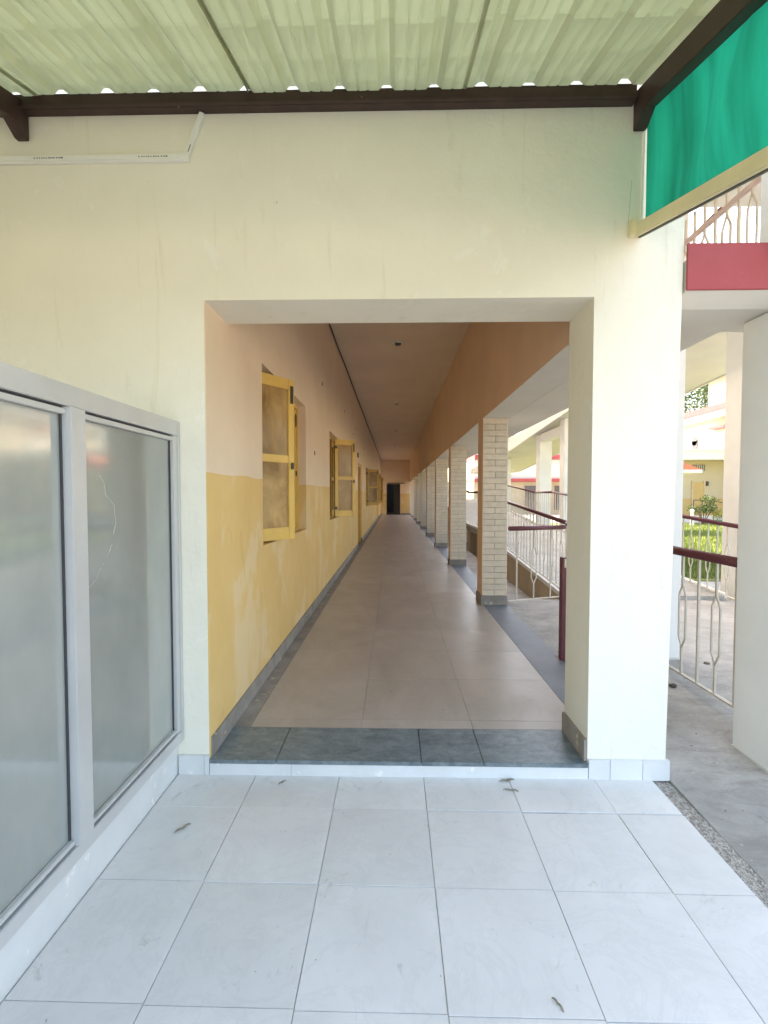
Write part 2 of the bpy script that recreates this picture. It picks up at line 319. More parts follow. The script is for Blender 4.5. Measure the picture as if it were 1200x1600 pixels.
# ================================================================== PORCH FLOOR
pf = struct(bobj('porch_floor', 'grout', None, (-1.6, 1.36, -1.6, Y0, -0.2, -0.006)))
T = 0.4485; tx0 = -0.74
def tile_mesh(w_, d, h=0.014, mat='tile'):
    bm = B(); box(bm, -w_ / 2, w_ / 2, -d / 2, d / 2, -h, 0); return mesh(bm, 'tile', mat, 0.0008)
cache = {}
rows = [(-1.6, -0.46)]; y = -0.46
ys = [1.34 - T * k for k in range(7)][::-1] + [1.792, 2.243, Y0]
rng = random.Random(3)
for i in range(len(ys) - 1):
    xs = [-1.16] + [tx0 + T * k for k in range(0, 5)] + [1.36]
    for j in range(len(xs) - 1):
        w_, d = xs[j + 1] - xs[j] - 0.0026, ys[i + 1] - ys[i] - 0.0026
        key = (round(w_, 3), round(d, 3))
        if key not in cache: cache[key] = tile_mesh(w_, d)
        o = obj('tile', cache[key], None, pf, loc=((xs[j] + xs[j + 1]) / 2, (ys[i] + ys[i + 1]) / 2 - 0.012 * (xs[j] + xs[j + 1]) / 2 * (1 if i < len(ys) - 2 else 0), rng.uniform(-0.0012, 0.0012)))
        o.rotation_euler = (rng.uniform(-.001, .001), rng.uniform(-.001, .001), rng.uniform(-.003, .001))

# ================================================================== PORCH WALL WITH THE OPENING
wallm = B()
for q in ((-3.0, XL - .006, Y0, Y0 + TH, -0.3, 7.9), (XL - .006, XR, Y0, Y0 + TH, 2.517, 7.9), (-3.3, -3.0, -1.7, Y0 + TH, -0.3, 3.6)): box(wallm, *q)  # last box: unseen left return, added to darken the porch's left side
prism(wallm, [(XR, -.3), (1.428, -.3), (1.476, 2.9), (1.476, 7.9), (XR, 7.9)], 'y', Y0, Y0 + TH)
pw = tag(obj('porch_wall', wallm, 'wall'), 'cream plastered porch wall with a wide square corridor opening', 'wall')
for x0, x1 in ((-1.16, -1.02), (-1.02, XL - 0.002)): bobj('skirting_tile', 'skirt_white', pw, (x0 + .001, x1 - .001, Y0 - 0.014, Y0 + 0.01, -0.004, 0.104), bevel=0.001)
for x0, x1 in ((XR + .002, 1.14), (1.14, 1.31), (1.31, 1.452)): bobj('skirting_tile', 'skirt_white', pw, (x0 + .001, x1 - .001, Y0 - 0.014, Y0 + 0.01, -0.004, 0.104), bevel=0.001)
bobj('skirting_stone', 'skirt', pw, (XR - 0.016, XR + 0.01, Y0 + 0.006, Y0 + TH, FZ, FZ + 0.115), bevel=0.002)
# fine cracks and dirt drips on the right jamb
for pts in ([(1.205, 3.10), (1.198, 2.98), (1.19, 2.86)],):
    bm = B()
    for a, c in zip(pts, pts[1:]): beam(bm, (a[0], Y0 - 0.0002, a[1]), (c[0], Y0 - 0.0002, c[1]), 0.0012, 0.0012)
    c_ = obj('crack', bm, 'skirt', pw); c_['kind'] = 'stuff'
# threshold step
st = struct(bobj('threshold_step', 'skirt_white', None, (XL, XR, Y0 - 0.008, Y0 + 0.3, -0.01, FZ - 0.022)))
jx = [XL, -0.63, 0.145, 0.475, XR]
for a, c in zip(jx, jx[1:]): bobj('threshold_slab', 'thresh', st, (a + .0015, c - .0015, Y0 - 0.022, Y0 + 0.345, FZ - 0.021, FZ + 0.001), bevel=0.002)
for a, c in ((XL, -0.55), (-0.55, XR)): bobj('riser_tile', 'skirt_white', st, (a + .001, c - .001, Y0 - 0.014, Y0 - 0.006, -0.004, FZ - 0.023))

# ================================================================== CORRIDOR
YC = Y0 + TH
cf = struct(bobj('corridor_floor', 'cgrout', None, (-1.0, 1.15, YC + 0.002, YE, -0.3, FZ - 0.004)))
cw = 0.678; cx = [-0.88, -0.20, 0.48, 1.15]; tcache = {}
yr = [YC + 0.003, 2.98] + [2.98 + 0.672 * k for k in range(1, 16)]
for i in range(len(yr) - 1):
    for j in range(3):
        w_, d = cx[j + 1] - cx[j] - 0.0016, yr[i + 1] - yr[i] - 0.0016; key = (round(w_, 3), round(d, 3))
        if key not in tcache: tcache[key] = tile_mesh(w_, d, 0.012, 'cstone')
        obj('tile', tcache[key], None, cf, loc=((cx[j] + cx[j + 1]) / 2, (yr[i] + yr[i + 1]) / 2, FZ + rng.uniform(-.0004, .0004)))
bobj('far_paving', 'cstone', cf, (-0.88, 1.15, yr[-1], YE, FZ - 0.01, FZ))
for k in range(8): bobj('border_strip', 'skirt', cf, (-1.0, -0.882, YC + 0.003 + k * 1.2, YC + 1.2 + k * 1.2, FZ - 0.01, FZ - 0.0005))
bobj('far_border_strip', 'skirt', cf, (-1.0, -0.882, YC + 0.003 + 9.6, YE, FZ - 0.01, FZ - 0.0005))
for k in range(10): bobj('slate_slab', 'slate', cf, (1.1535, 1.45, YC + 0.01 + k * 3.26, YC + 3.266 + k * 3.26, -0.3, FZ - 0.003 - 0.0007 * (k % 2)), bevel=0.002)

# left wall with window and door openings
WIN = [(3.60, 5.38), (7.36, 9.14), (16.9, 18.7), (20.4, 22.2), (24.2, 26.0)]
DOOR = [(13.1, 14.55), (28.6, 29.9)]
WZ0, WZ1, DZ1 = 1.11, 2.49, 2.40
cwall = B(); y = YC
box(cwall, XL - .006, XL, Y0 + .0006, YC, -0.3, 2.517)
ops = sorted([(a, c, WZ0, WZ1) for a, c in WIN] + [(a, c, -0.3, DZ1) for a, c in DOOR])
X0, X1 = -1.30, -0.99
for a, c, z0, z1 in ops:
    box(cwall, X0, X1, y, a, -0.3, CZ + 0.1)
    if z0 > 0: box(cwall, X0, X1, a, c, -0.3, z0)
    box(cwall, X0, X1, a, c, z1, CZ + 0.1); y = c
box(cwall, X0, X1, y, YE, -0.3, CZ + 0.1)
bmesh.ops.remove_doubles(cwall, verts=cwall.verts, dist=1e-4)
lw = tag(obj('corridor_wall', cwall, 'corridor'), 'long corridor side wall painted peach above an ochre dado', 'wall')
# skirting boards along it
segs = []; y = Y0 + 0.01
for a, c in DOOR + [(YE, YE)]: segs.append((y, a)); y = c
for a, c in segs:
    n = max(1, round((c - a) / 1.25)); 
    for k in range(n):
        p, q = a + (c - a) * k / n, a + (c - a) * (k + 1) / n
        bobj('skirting_stone', 'skirt', lw, (X1 - 0.004, X1 + 0.014 + rng.uniform(-.003, .003), p + .002, q - .002, FZ, FZ + 0.112 + rng.uniform(-.006, .004)), bevel=0.002)
# small plugs and stains left on the wall
for yy, zz in ((6.6, 3.0), (9.6, 3.15), (11.6, 2.95), (12.4, 3.2), (15.6, 3.0), (5.95, 2.0)):
    bobj('wall_plug', 'dark', lw, (X1 - 0.01, X1 + 0.006, yy, yy + 0.03, zz, zz + 0.05))

# rooms behind the wall
room = B()
box(room, -6.2, -6.0, 2.9, 36, -0.3, CZ + 0.1); box(room, -6.0, X0 - 0.002, 2.9, 3.1, -0.3, CZ + 0.1); box(room, -6.0, X0 - .002, 35.2, 36, -0.3, CZ)
box(room, -6.0, X0 - .002, 3.1, 35.2, -0.3, FZ)
for yy in (10.5, 15.6, 19.5, 23.1, 27.2): box(room, -6.0, X0 - .002, yy, yy + 0.2, FZ, CZ)
struct(obj('room_shell', room, 'room'))
# roof slab over corridor and rooms
struct(bobj('corridor_ceiling', 'ceiling', None, (-6.4, 1.47, YC + 0.002, 40.5, CZ, CZ + 0.26)))
struct(bobj('unseen_upper_floor', 'far_wall', None, (-6.4, 1.46, YC + 0.002, 40.5, CZ + 0.262, 10.2)))  # unseen storeys above, added and heightened to shade the ramp
# end wall with dark doorway and the room beyond
ew = B()
for q in ((X1, -0.56, YE, YE + .25, -.3, CZ), (0.43, 1.45, YE, YE + .25, -.3, CZ), (-.56, .43, YE, YE + .25, 2.34, CZ)): box(ew, *q)
bmesh.ops.remove_doubles(ew, verts=ew.verts, dist=1e-4)
ewo = tag(obj('end_wall', ew, 'corridor'), 'shaded wall closing the far end of the corridor', 'wall')
bobj('lintel_ledge', 'dark', ewo, (-0.5, 0.75, YE - 0.08, YE + 0.0, 2.36, 2.42))
bobj('skirting_stone', 'skirt', ewo, (0.44, 1.14, YE - 0.015, YE, FZ, FZ + .115))
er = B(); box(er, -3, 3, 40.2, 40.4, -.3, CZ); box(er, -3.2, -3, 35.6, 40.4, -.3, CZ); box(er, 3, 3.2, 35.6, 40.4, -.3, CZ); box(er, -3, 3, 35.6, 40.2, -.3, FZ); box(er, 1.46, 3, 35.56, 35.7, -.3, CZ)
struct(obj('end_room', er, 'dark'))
dd = thing('dark_doorway', 'dark open door leaf at the far end of the corridor', 'door', (0.43, YE, FZ))
bobj('leaf', 'darkdoor', dd, (-0.46, -0.03, 0.02, 0.06, 0.0, 2.24), bevel=.003); bobj('frame', 'darkdoor', dd, (-0.035, 0.0, -0.012, 0.2, 0, 2.25), (-0.99, -0.955, -0.012, 0.2, 0, 2.25), (-0.955, -0.035, -0.012, 0.2, 2.215, 2.25))
# right-hand beam over the pillars
bobj_ = bobj('corridor_beam', 'peach', None, (1.14, 1.449, YC + 0.001, YE + .2, BZ, CZ - 0.002))
bobj('underside', 'soffit', bobj_, (1.142, 1.4535, YC + .001, YE, BZ - .003, BZ - .0005))
tag(bobj_, 'deep peach painted beam running above the brick pillars', 'beam')
# thin dark line drawn along wall/ceiling corner
bm = B()
rr_ = random.Random(5); pts = [(X1 + 0.02, YC + k * 0.9, CZ - 0.03 + rr_.uniform(-.012, .006)) for k in range(36)]
for a, c in zip(pts, pts[1:]): tube(bm, a, c, 0.011, 6)
tag(obj('ceiling_line', bm, 'ink'), 'thin dark line along the corner of corridor wall and ceiling', 'cable')
for i, (yy, nm) in enumerate(((8.2, 'nearest the opening'), (13.5, 'second from the opening'), (19.1, 'third from the opening'), (25.0, 'farthest from the opening'))):
    t = thing('ceiling_fitting', 'round ceiling fitting in the corridor, ' + nm, 'light fitting', (0.06, yy, CZ), 'ceiling fittings along the corridor')
    bm = B(); tube(bm, (0, 0, 0), (0, 0, -0.025), 0.085, 20); obj('base_plate', bm, 'white_clean', t)
    bm = B(); bmesh.ops.create_uvsphere(bm, u_segments=16, v_segments=8, radius=0.06)
    for v in bm.verts: v.co.z = v.co.z * 0.6 - 0.025
    obj('cover', bm, 'ink' if i == 0 else 'room', t, smooth=True)

# ------------------------------------------------------------------ windows
LW, LH = 0.43, 1.31
def leaf_meshes():
    s = B(); t = 0.035
    for q in ((0, .065, 0, LH), (LW - .065, LW, 0, LH)): box(s, q[0], q[1], -t / 2, t / 2, q[2], q[3])
    for z0, z1 in ((0, .10), (LH - .085, LH), (LH * .5 - .03, LH * .5 + .03)): box(s, .065, LW - .065, -t / 2 + .001, t / 2 - .001, z0, z1)
    sm = mesh(s, 'sash', 'yellow', 0.003)
    p1 = B(); box(p1, .06, LW - .06, -.003, .003, .095, LH * .5 - .025); p1 = mesh(p1, 'pane', 'wglass')
    p2 = B(); box(p2, .06, LW - .06, -.003, .003, LH * .5 + .025, LH - .08); p2 = mesh(p2, 'pane', 'wglass')
    h = B(); tube(h, (LW - .03, -.026, LH * .86), (LW - .03, -.026, LH * .95), .006, 6); box(h, LW - .045, LW - .015, -.0225, -.0176, LH * .85, LH * .96)
    bmesh.ops.remove_doubles(h, verts=h.verts, dist=1e-5)
    c = B(); box(c, LW - .042, LW - .018, -.03, -.0177, LH * .44, LH * .48)
    g = B(); box(g, -.012, .05, -.0205, -.0177, 0, .05)
    return sm, p1, p2, mesh(h, 'bolt', 'dark'), mesh(c, 'catch', 'dark'), mesh(g, 'hinge', 'dark')
LM = leaf_meshes()
def leaf(parent, x, y, rz):
    o = obj('sash', LM[0], None, parent, loc=(x, y, WZ0 + 0.03)); o.rotation_euler[2] = rz
    obj('pane', LM[1], None, o); obj('pane', LM[2], None, o); b_ = obj('bolt', LM[3], None, o); b_['kind'] = 'stuff'; obj('catch', LM[4], None, o)
    for z in (.12, LH - .16): obj('hinge', LM[5], None, o, loc=(0, 0, z))
WL = ['yellow casement window nearest the porch, one leaf ajar', 'yellow casement window before the door, leaf swung across the corridor',
      'yellow casement window just past the side door with leaf open', 'yellow casement window fourth along the corridor wall', 'yellow casement window farthest down the corridor']
FX = -1.11
for i, (a, c) in enumerate(WIN):
    t = thing('casement_window', WL[i], 'window', (0, 0, 0), 'casement windows of the corridor')
    mid = (a + c) / 2; fr = B()
    for q in ((a, a + .035), (c - .035, c), (mid - .025, mid + .025)): box(fr, FX - .035, FX + .035, q[0], q[1], WZ0, WZ1)
    for z0, z1 in ((WZ0, WZ0 + .028), (WZ1 - .04, WZ1)): box(fr, FX - .034, FX + .034, a + .035, c - .035, z0, z1)
    obj('frame', fr, 'yellow', t)
    bm = B()
    for k in range(1, 9):
        yy = a + (c - a) * k / 9; tube(bm, (FX - .06, yy, WZ0), (FX - .06, yy, WZ1), .007, 6)
    obj('grille', bm, 'dark', t)
    bobj('sill', 'corridor', t, (X1 - 0.13, X1 + 0.004, a + .002, c - .002, WZ0 - .0, WZ0 + .012))
    r90 = R(90)
    hin = [a + .037, a + .037 + LW - .012, mid + .027, c - .037]
    if i == 0:
        leaf(t, FX + .03, a + .045, math.atan2(.36, .235)); leaf(t, FX, a + .037 + LW, r90); leaf(t, FX, mid + .027, r90); leaf(t, FX, c - .037 - LW, r90)
    elif i == 1:
        leaf(t, FX, a + .02, r90 + R(0)); leaf(t, X1 - .02, a + .74, math.atan2(.30, .33)); leaf(t, FX, mid + .027, r90)
    else:
        ang = [0, 0, R(12), R(25), R(8)][i]
        leaf(t, X1 - .01, a + .8, ang); leaf(t, FX, a + .03, r90); leaf(t, FX, c - .037 - LW, r90)
# side doors
for i, (a, c) in enumerate(DOOR):
    t = thing('side_door', ['orange door with frame between the second and third windows', 'orange door near the far end of the corridor wall'][i], 'door', (0, 0, 0), 'doors in the corridor wall')
    bobj('frame', 'yellow', t, (-1.2, -1.02, a, a + .07, FZ, DZ1), (-1.2, -1.02, c - .07, c, FZ, DZ1), (-1.2, -1.02, a + .07, c - .07, DZ1 - .07, DZ1))
    m_ = (a + c) / 2
    for p, q in ((a + .072, m_ - .002), (m_ + .002, c - .072)):
        l_ = bobj('leaf', 'orange', t, (-1.17, -1.13, p, q, FZ + .01, DZ1 - .072))
        for z0, z1 in ((.2, .95), (1.1, 1.6), (1.72, 2.2)): bobj('panel', 'orange', l_, (-1.131, -1.118, p + .09, q - .09, z0, z1), bevel=.004)
        bobj('handle', 'dark', l_, (-1.13, -1.09, (q - .05) if p < m_ - .1 else p + .03, (q - .03) if p < m_ - .1 else p + .05, 1.0, 1.16))
    bobj('jamb_stone', 'skirt', t, (-1.20, -0.972, a - .02, a + .0, FZ, FZ + .12), (-1.20, -0.972, c, c + .02, FZ, FZ + .12))
s_ = thing('junction_box', 'small dark switch box on the wall above the side door', 'switch box', (X1, 12.85, 2.52))
bobj('cover', 'dark', s_, (0, .035, 0, .14, 0, .12), bevel=.004); bobj('knob', 'white_clean', s_, (.034, .045, .04, .08, .04, .07))

# ------------------------------------------------------------------ brick pillars
PY = [6.2, 9.70, 13.1, 16.7, 20.25, 24.0, 27.5, 31.0, 34.3]
PX0, PX1, PD = 1.142, 1.447, 0.36
ZB = FZ + 0.115; NC = 30; CH = (BZ - .004 - ZB) / NC
def brick_mesh(w_):
    bm = B(); box(bm, -w_ / 2, w_ / 2, -0.012, 0.0, 0.003, CH - 0.003); return mesh(bm, 'brick', 'brick', 0.0015)
FWD = PX1 - PX0; bmF, bmH = brick_mesh(FWD - .003), brick_mesh(FWD / 2 - .006)
ordn = ['first', 'second', 'third', 'fourth', 'fifth', 'sixth', 'seventh', 'eighth', 'ninth']
for i, py in enumerate(PY):
    t = thing('brick_pillar', 'cream brick faced pillar with grey foot, %s from the porch opening' % ordn[i], 'pillar', (0, py, 0), 'brick pillars along the corridor')
    bobj('core', 'mortar', t, (PX0 + 0.003, PX1 - 0.003, 0.013, PD - 0.013, -0.3, BZ - 0.0035))
    bobj('inner_face', 'peach', t, (PX0 - 0.006, PX0 + 0.0025, -0.001, PD, ZB, BZ - 0.0035))
    bobj('foot', 'skirt', t, (PX0 - 0.022, PX1 + 0.012, -0.016, PD + .012, FZ - 0.004, ZB), bevel=.003)
    for cix in range(NC):
        z = ZB + cix * CH
        if i < 4:
            if cix % 2: spec = [(bmF, (PX0 + PX1) / 2)]
            else: spec = [(bmH, PX0 + FWD * .25), (bmH, PX0 + FWD * .75)]
            for me_, x in spec: obj('brick', me_, None, t, loc=(x, 0.012 + rng.uniform(-.0022, .0015), z))
    jm = B()       # joined cladding: outer and back faces, and the front of far pillars
    for cix in range(NC):
        z = ZB + cix * CH; z0, z1 = z + .003, z + CH - .003
        if i >= 4: box(jm, PX0 + .002, PX1 - .001, 0.0, 0.012, z0, z1)
        if cix % 2: box(jm, PX1 - .0035, PX1 + .008, .004, PD - .004, z0, z1); box(jm, PX0 + .002, PX1 - .001, PD - .0125, PD, z0, z1)
        else:
            for k in (0, 1):
                box(jm, PX1 - .0035, PX1 + .008, .004 + k * (PD / 2), PD / 2 - .004 + k * (PD / 2 - .002), z0, z1)
                box(jm, PX0 + .002 + k * FWD / 2, PX0 + FWD / 2 - .003 + k * FWD / 2, PD - .0125, PD, z0, z1)
    c_ = obj('brick_cladding', jm, 'brick', t); c_['kind'] = 'stuff'

# ================================================================== PORCH ROOF
rf = thing('lean_to_canopy', 'lean-to porch canopy of ribbed cream-green metal sheets on brown steel', 'canopy', (0, Y0, 3.536))
YEND = Y0 - 0.05; PIT = 0.2355; RIB0 = -1.688
def zroof(y): return 3.536 - SL * (Y0 - y)
def sheet(xa, xb, dz, seed):
    rs = random.Random(seed)
    xs = []; k0 = math.floor((xa - RIB0) / PIT) - 1
    for k in range(k0, k0 + 9):
        c = RIB0 + k * PIT
        rh = .026 * rs.uniform(.72, 1.12); rw = rs.uniform(.012, .020)
        xs += [(c - .040, 0), (c - rw, rh), (c + rw, rh), (c + .040, 0), (c + .083, 0), (c + .092, .0035), (c + .101, 0), (c + .133, 0), (c + .142, .0035), (c + .151, 0)]
    xs = [(x, h) for x, h in xs if xa < x < xb]; xs = [(xa, 0)] + xs + [(xb, 0)]
    ys_ = [YEND, 2.38, 2.2, 1.98, 1.96, 1.6, 1.42, 1.40, 0.9, 0.4, 0.1]
    bm = B(); V = []
    kx = [rs.uniform(-.004, .004) for _ in ys_]
    for a, y in enumerate(ys_):
        V.append([bm.verts.new((x, y - Y0, zroof(y) - 3.536 + h + dz + kx[a] * 0.8 + rs.uniform(-.0012, .0012))) for x, h in xs])
    for a in range(len(ys_) - 1):
        for q in range(len(xs) - 1): bm.faces.new((V[a][q], V[a][q + 1], V[a + 1][q + 1], V[a + 1][q]))
    ext = bmesh.ops.solidify(bm, geom=list(bm.faces), thickness=0.0015)
    return obj('roof_sheet', bm, 'sheet', rf)
for k, (a, c) in enumerate(((-2.93, -1.80), (-1.83, -0.715), (-0.735, 0.358), (0.338, 1.33))): sheet(a, c, 0.002 + 0.006 * (k % 2), k)
# wall rail: brown angle, flats of the sheet resting on it
bobj('wall_rail', 'brown_steel', rf, (-3.0, 1.20, -0.052, -0.001, -0.075, 0.0), (-3.0, 1.20, -0.075, -0.052, -0.075, -0.067), bevel=.002)
for xx, w_ in ((-1.925, .06), (1.235, .06)):
    r_ = B()
    y1 = -2.38
    prof = [(-0.004, -0.012), (y1, -0.012 + SL * y1), (y1, -0.135 + SL * y1), (-0.10, -0.155), (-0.03, -0.20), (-0.004, -0.20)]
    prism(r_, prof, 'x', xx - w_ / 2, xx + w_ / 2)
    obj('rafter', r_, 'brown_steel', rf, bevel=.003)
for yy in (0.2,):   # purlins behind the view
    bobj('purlin', 'brown_steel', rf, (-2.9, 1.2, yy - Y0, yy - Y0 + .05, zroof(yy) - 3.536 - .075, zroof(yy) - 3.536 - .005))
for xx in (-1.925, 1.235):
    bobj('post', 'brown_steel', rf, (xx - .03, xx + .03, 0.19 - Y0, 0.25 - Y0, -3.54, zroof(0.19) - 3.536 - .12))

# shade net with its batten
ne = thing('shade_net', 'emerald green shade net hung below the right edge of the porch roof', 'net', (1.25, Y0, 2.85))
def zbar(y): return 2.85 - 0.267 * (Y0 + .02 - y)
ny, nz = 70, 20; bm = B(); V = []
for a in range(ny + 1):
    y = Y0 - 0.012 - a / ny * 2.35; row = []
    zt = zroof(y) - 0.10; zb = zbar(y)
    for q in range(nz + 1):
        s = q / nz
        dx = 0.035 * math.sin(y * 5.3 + .8 + s * 1.2) * (1 - abs(2 * s - 1) ** 2) + 0.014 * math.sin(y * 15 + s * 3) * (1 - abs(2 * s - 1)) + 0.006 * math.sin(y * 31)
        dx *= min(1, a / 9)
        row.append(bm.verts.new((0.022 + dx, y - Y0, zb + (zt - zb) * s - 2.85)))
    V.append(row)
for a in range(ny):
    for q in range(nz): bm.faces.new((V[a][q], V[a + 1][q], V[a + 1][q + 1], V[a][q + 1]))
obj('netting', bm, 'net', ne, smooth=True)
bm = B(); beam(bm, (-0.012, -0.004, zbar(Y0 - .004) - 2.85), (-0.012, -2.4, zbar(Y0 - 2.4) - 2.85), 0.05, 0.062); obj('batten', bm, 'bar', ne, bevel=.004)
bobj('end_block', 'bar', ne, (-0.062, -0.032, -0.05, -0.001, -0.042, 0.035), bevel=.003)
bm = B(); tube(bm, (0.004, -0.008, 0.03), (0.012, -0.008, 0.50), 0.004, 6); obj('daylight_strip', bm, 'white_clean', ne)  # added white strip for the bright daylight edge beside the net
bm = B(); beam(bm, (-0.012, -0.02, zbar(Y0 - .02) - 2.885), (-0.012, -2.4, zbar(Y0 - 2.4) - 2.885), 0.012, 0.006); obj('wire', bm, 'ink', ne)

# cable trunking on the wall
tr_ = thing('cable_trunking', 'white plastic cable trunking on the wall under the roof rail', 'conduit', (-1.07, Y0, 3.235))
bobj('trunk', 'pvc', tr_, (-1.75, 0.012, -0.020, -0.001, -0.017, 0.017), bevel=.002)
bobj('trunk_lid', 'pvc', tr_, (-1.75, 0.012, -0.024, -0.0205, -0.009, 0.015))
bm = B(); beam(bm, (0.0, -0.012, 0.012), (0.085, -0.012, 0.222), 0.020, 0.026); obj('riser_trunk', bm, 'pvc', tr_, bevel=.002)
for x0 in (-0.79, -0.245):
    bm = B(); x = x0; r2 = random.Random(11)
    while x < x0 + 0.15:
        w_ = r2.uniform(.004, .010); hh = r2.uniform(.004, .007); box(bm, x, x + w_, -0.0246, -0.0241, 0.003 - hh / 2, 0.003 + hh / 2); x += w_ + r2.uniform(.002, .009)
    obj('printed_mark', bm, 'ink', tr_)
bm = B(); beam(bm, (0.012, -0.0225, 0.025), (0.026, -0.0225, 0.060), 0.001, 0.004); obj('printed_mark', bm, 'ink', tr_)

# ================================================================== GLAZED PARTITION (left)
gp = thing('glazed_partition', 'grey aluminium framed glass partition standing on a white curb', 'partition', (-1.13, Y0, 0))
GZ0, GZ1 = 0.19, 1.885; L0 = -2.2
def gbar(name, y0, y1, z0, z1, x0=-.045, x1=0.0): return bobj(name, 'aluminium', gp, (x0, x1, y0, y1, z0, z1), bevel=.0025)
gbar('top_rail', L0, -0.03, GZ1 - .075, GZ1); gbar('bottom_rail', L0, -0.03, GZ0, GZ0 + .055)
gbar('end_post', -0.03, 0.028 - .03, GZ0, GZ1); gbar('end_post', -0.072, -0.031, GZ0 + .056, GZ1 - .076, -.04, -.004)
MU = -0.835; gbar('mullion', MU - .04, MU + .04, GZ0 + .056, GZ1 - .076, -.045, .012)
gbar('mullion', -1.98, -1.90, GZ0 + .056, GZ1 - .076)
for y0, y1 in ((MU + .041, -.073), (-1.899, MU - .041)):
    p = bobj('pane', 'pane', gp, (-.032, -.026, y0, y1, GZ0 + .055, GZ1 - .075))
    bobj('gasket', 'gasket', p, (-.0255, -.020, y0, y1, GZ1 - .084, GZ1 - .076), (-.0255, -.020, y0, y0 + .008, GZ0 + .056, GZ1 - .085), (-.0255, -.020, y1 - .008, y1, GZ0 + .056, GZ1 - .085), (-.0255, -.020, y0 + .009, y1 - .009, GZ0 + .056, GZ0 + .064))
    gbar('bead', y0, y1, GZ1 - .105, GZ1 - .0855, -.0255, -.006); gbar('bead', y0, y1, GZ0 + .065, GZ0 + .083, -.0255, -.006)
    if y1 > -0.1:
        pts = [(1.72, 1.655), (1.735, 1.655), (1.755, 1.635), (1.775, 1.642), (1.80, 1.625), (1.845, 1.59), (1.885, 1.555), (1.90, 1.50), (1.935, 1.475), (1.955, 1.46), (1.965, 1.39), (1.95, 1.34), (1.935, 1.30), (1.90, 1.25), (1.86, 1.215), (1.82, 1.17), (1.76, 1.14)]
        bm = B(); rc = random.Random(2)
        for a, c in zip(pts, pts[1:]):
            if rc.random() < .2: continue
            n = 3
            for k in range(n):
                p0 = [a[q] + (c[q] - a[q]) * k / n for q in (0, 1)]; p1 = [a[q] + (c[q] - a[q]) * (k + 1) / n for q in (0, 1)]
                beam(bm, (-.0256, p0[0] - Y0 + rc.uniform(-.003, .003), p0[1]), (-.0256, p1[0] - Y0 + rc.uniform(-.003, .003), p1[1]), .0008, rc.uniform(.001, .003))
        c_ = obj('crack', bm, 'crack', p); c_['kind'] = 'stuff'
bobj('curb', 'skirt_white', gp, (-.30, -.035, L0, -.002, -.006, GZ0 - .001))
bobj('back_board', 'room', gp, (-.30, -.28, L0, -.002, GZ0, GZ1))
bobj('top_board', 'aluminium', gp, (-.279, -.046, L0, -.002, GZ1 - .02, GZ1 - .002))

# ================================================================== RAILINGS
def zramp(y):
    if y < 5.7: return 0.062
    if y < 13.5: return 0.062 + 0.068 * (y - 5.7)
    if y < 15.1: return 0.592
    if y < 24: return 0.592 + 0.078 * (y - 15.1)
    return 1.286
def bal_meshes(h):
    s = B(); box(s, -.0075, .0075, -.0075, .0075, 0, h); s = mesh(s, 'baluster', 'cream_metal')
    d = B(); w_ = .042
    zz = [0, h * .22, h * .31, h * .66, h * .75, h]
    box(d, -.007, .007, -.007, .007, 0, zz[1]); box(d, -.007, .007, -.007, .007, zz[4], h)
    for sg in (-1, 1):
        for a, c in (((0, 0, zz[1]), (0, sg * w_, zz[2])), ((0, sg * w_, zz[2]), (0, sg * w_, zz[3])), ((0, sg * w_, zz[3]), (0, 0, zz[4]))): beam(d, a, c, .011, .011)
    return s, mesh(d, 'baluster', 'cream_metal')
BH = 0.93; BS, BD = bal_meshes(BH)
def railing(pts, label, group=None, rmat='maroon', gap=0.195, post=True, thick=.03, first_off=0.1, h=1.0):
    t = thing('railing', label, 'railing', pts[0], group); o = Vector(pts[0])
    bm = B()
    for a, c in zip(pts, pts[1:]):
        a, c = Vector(a) - o, Vector(c) - o; tube(bm, a + Vector((0, 0, h)), c + Vector((0, 0, h)), thick, 12)
        bmesh.ops.create_uvsphere(bm, u_segments=10, v_segments=6, radius=thick, matrix=Matrix.Translation(c + Vector((0, 0, h))))
    obj('handrail', bm, rmat, t, smooth=True)
    bm = B()
    for a, c in zip(pts, pts[1:]): beam(bm, Vector(a) - o + Vector((0, 0, .05)), Vector(c) - o + Vector((0, 0, .05)), .03, .012)
    obj('bottom_rail', bm, 'cream_metal', t)
    n = 0; s = first_off
    for a, c in zip(pts, pts[1:]):
        a, c = Vector(a), Vector(c); hl = math.hypot(c.x - a.x, c.y - a.y); rz = math.atan2(c.y - a.y, c.x - a.x) - R(90)
        while s < hl:
            p = a + (c - a) * (s / hl) - o + Vector((0, 0, .05))
            b_ = obj('baluster', BD if n % 2 else BS, None, t, loc=p); b_.rotation_euler[2] = rz; n += 1; s += gap
        s -= hl
    return t
P_ = lambda x, y: (x, y, zramp(y))
railing([P_(2.235, 2.86), P_(2.24, 5.7), P_(2.33, 6.5)], 'maroon topped cream railing beside the path at the far right', 'ramp railings', first_off=.30, thick=.034)
railing([P_(2.36, 6.52), P_(2.36, 13.5), P_(2.36, 15.1), P_(2.36, 24), P_(2.36, 26.5)], 'sloping railing on the corridor side of the long ramp', 'ramp railings')
railing([P_(4.42, 4.2), P_(4.42, 5.7), P_(4.42, 13.5), P_(4.42, 15.1), P_(4.42, 24), (4.42, 25.5, zramp(25.5))], 'railing on the lawn side of the long ramp', 'ramp railings')
railing([(1.50, 6.28, .066), (2.32, 6.6, .066)], 'short level railing closing the gap beyond the landing', 'ramp railings', gap=.27, first_off=.12, h=1.0)
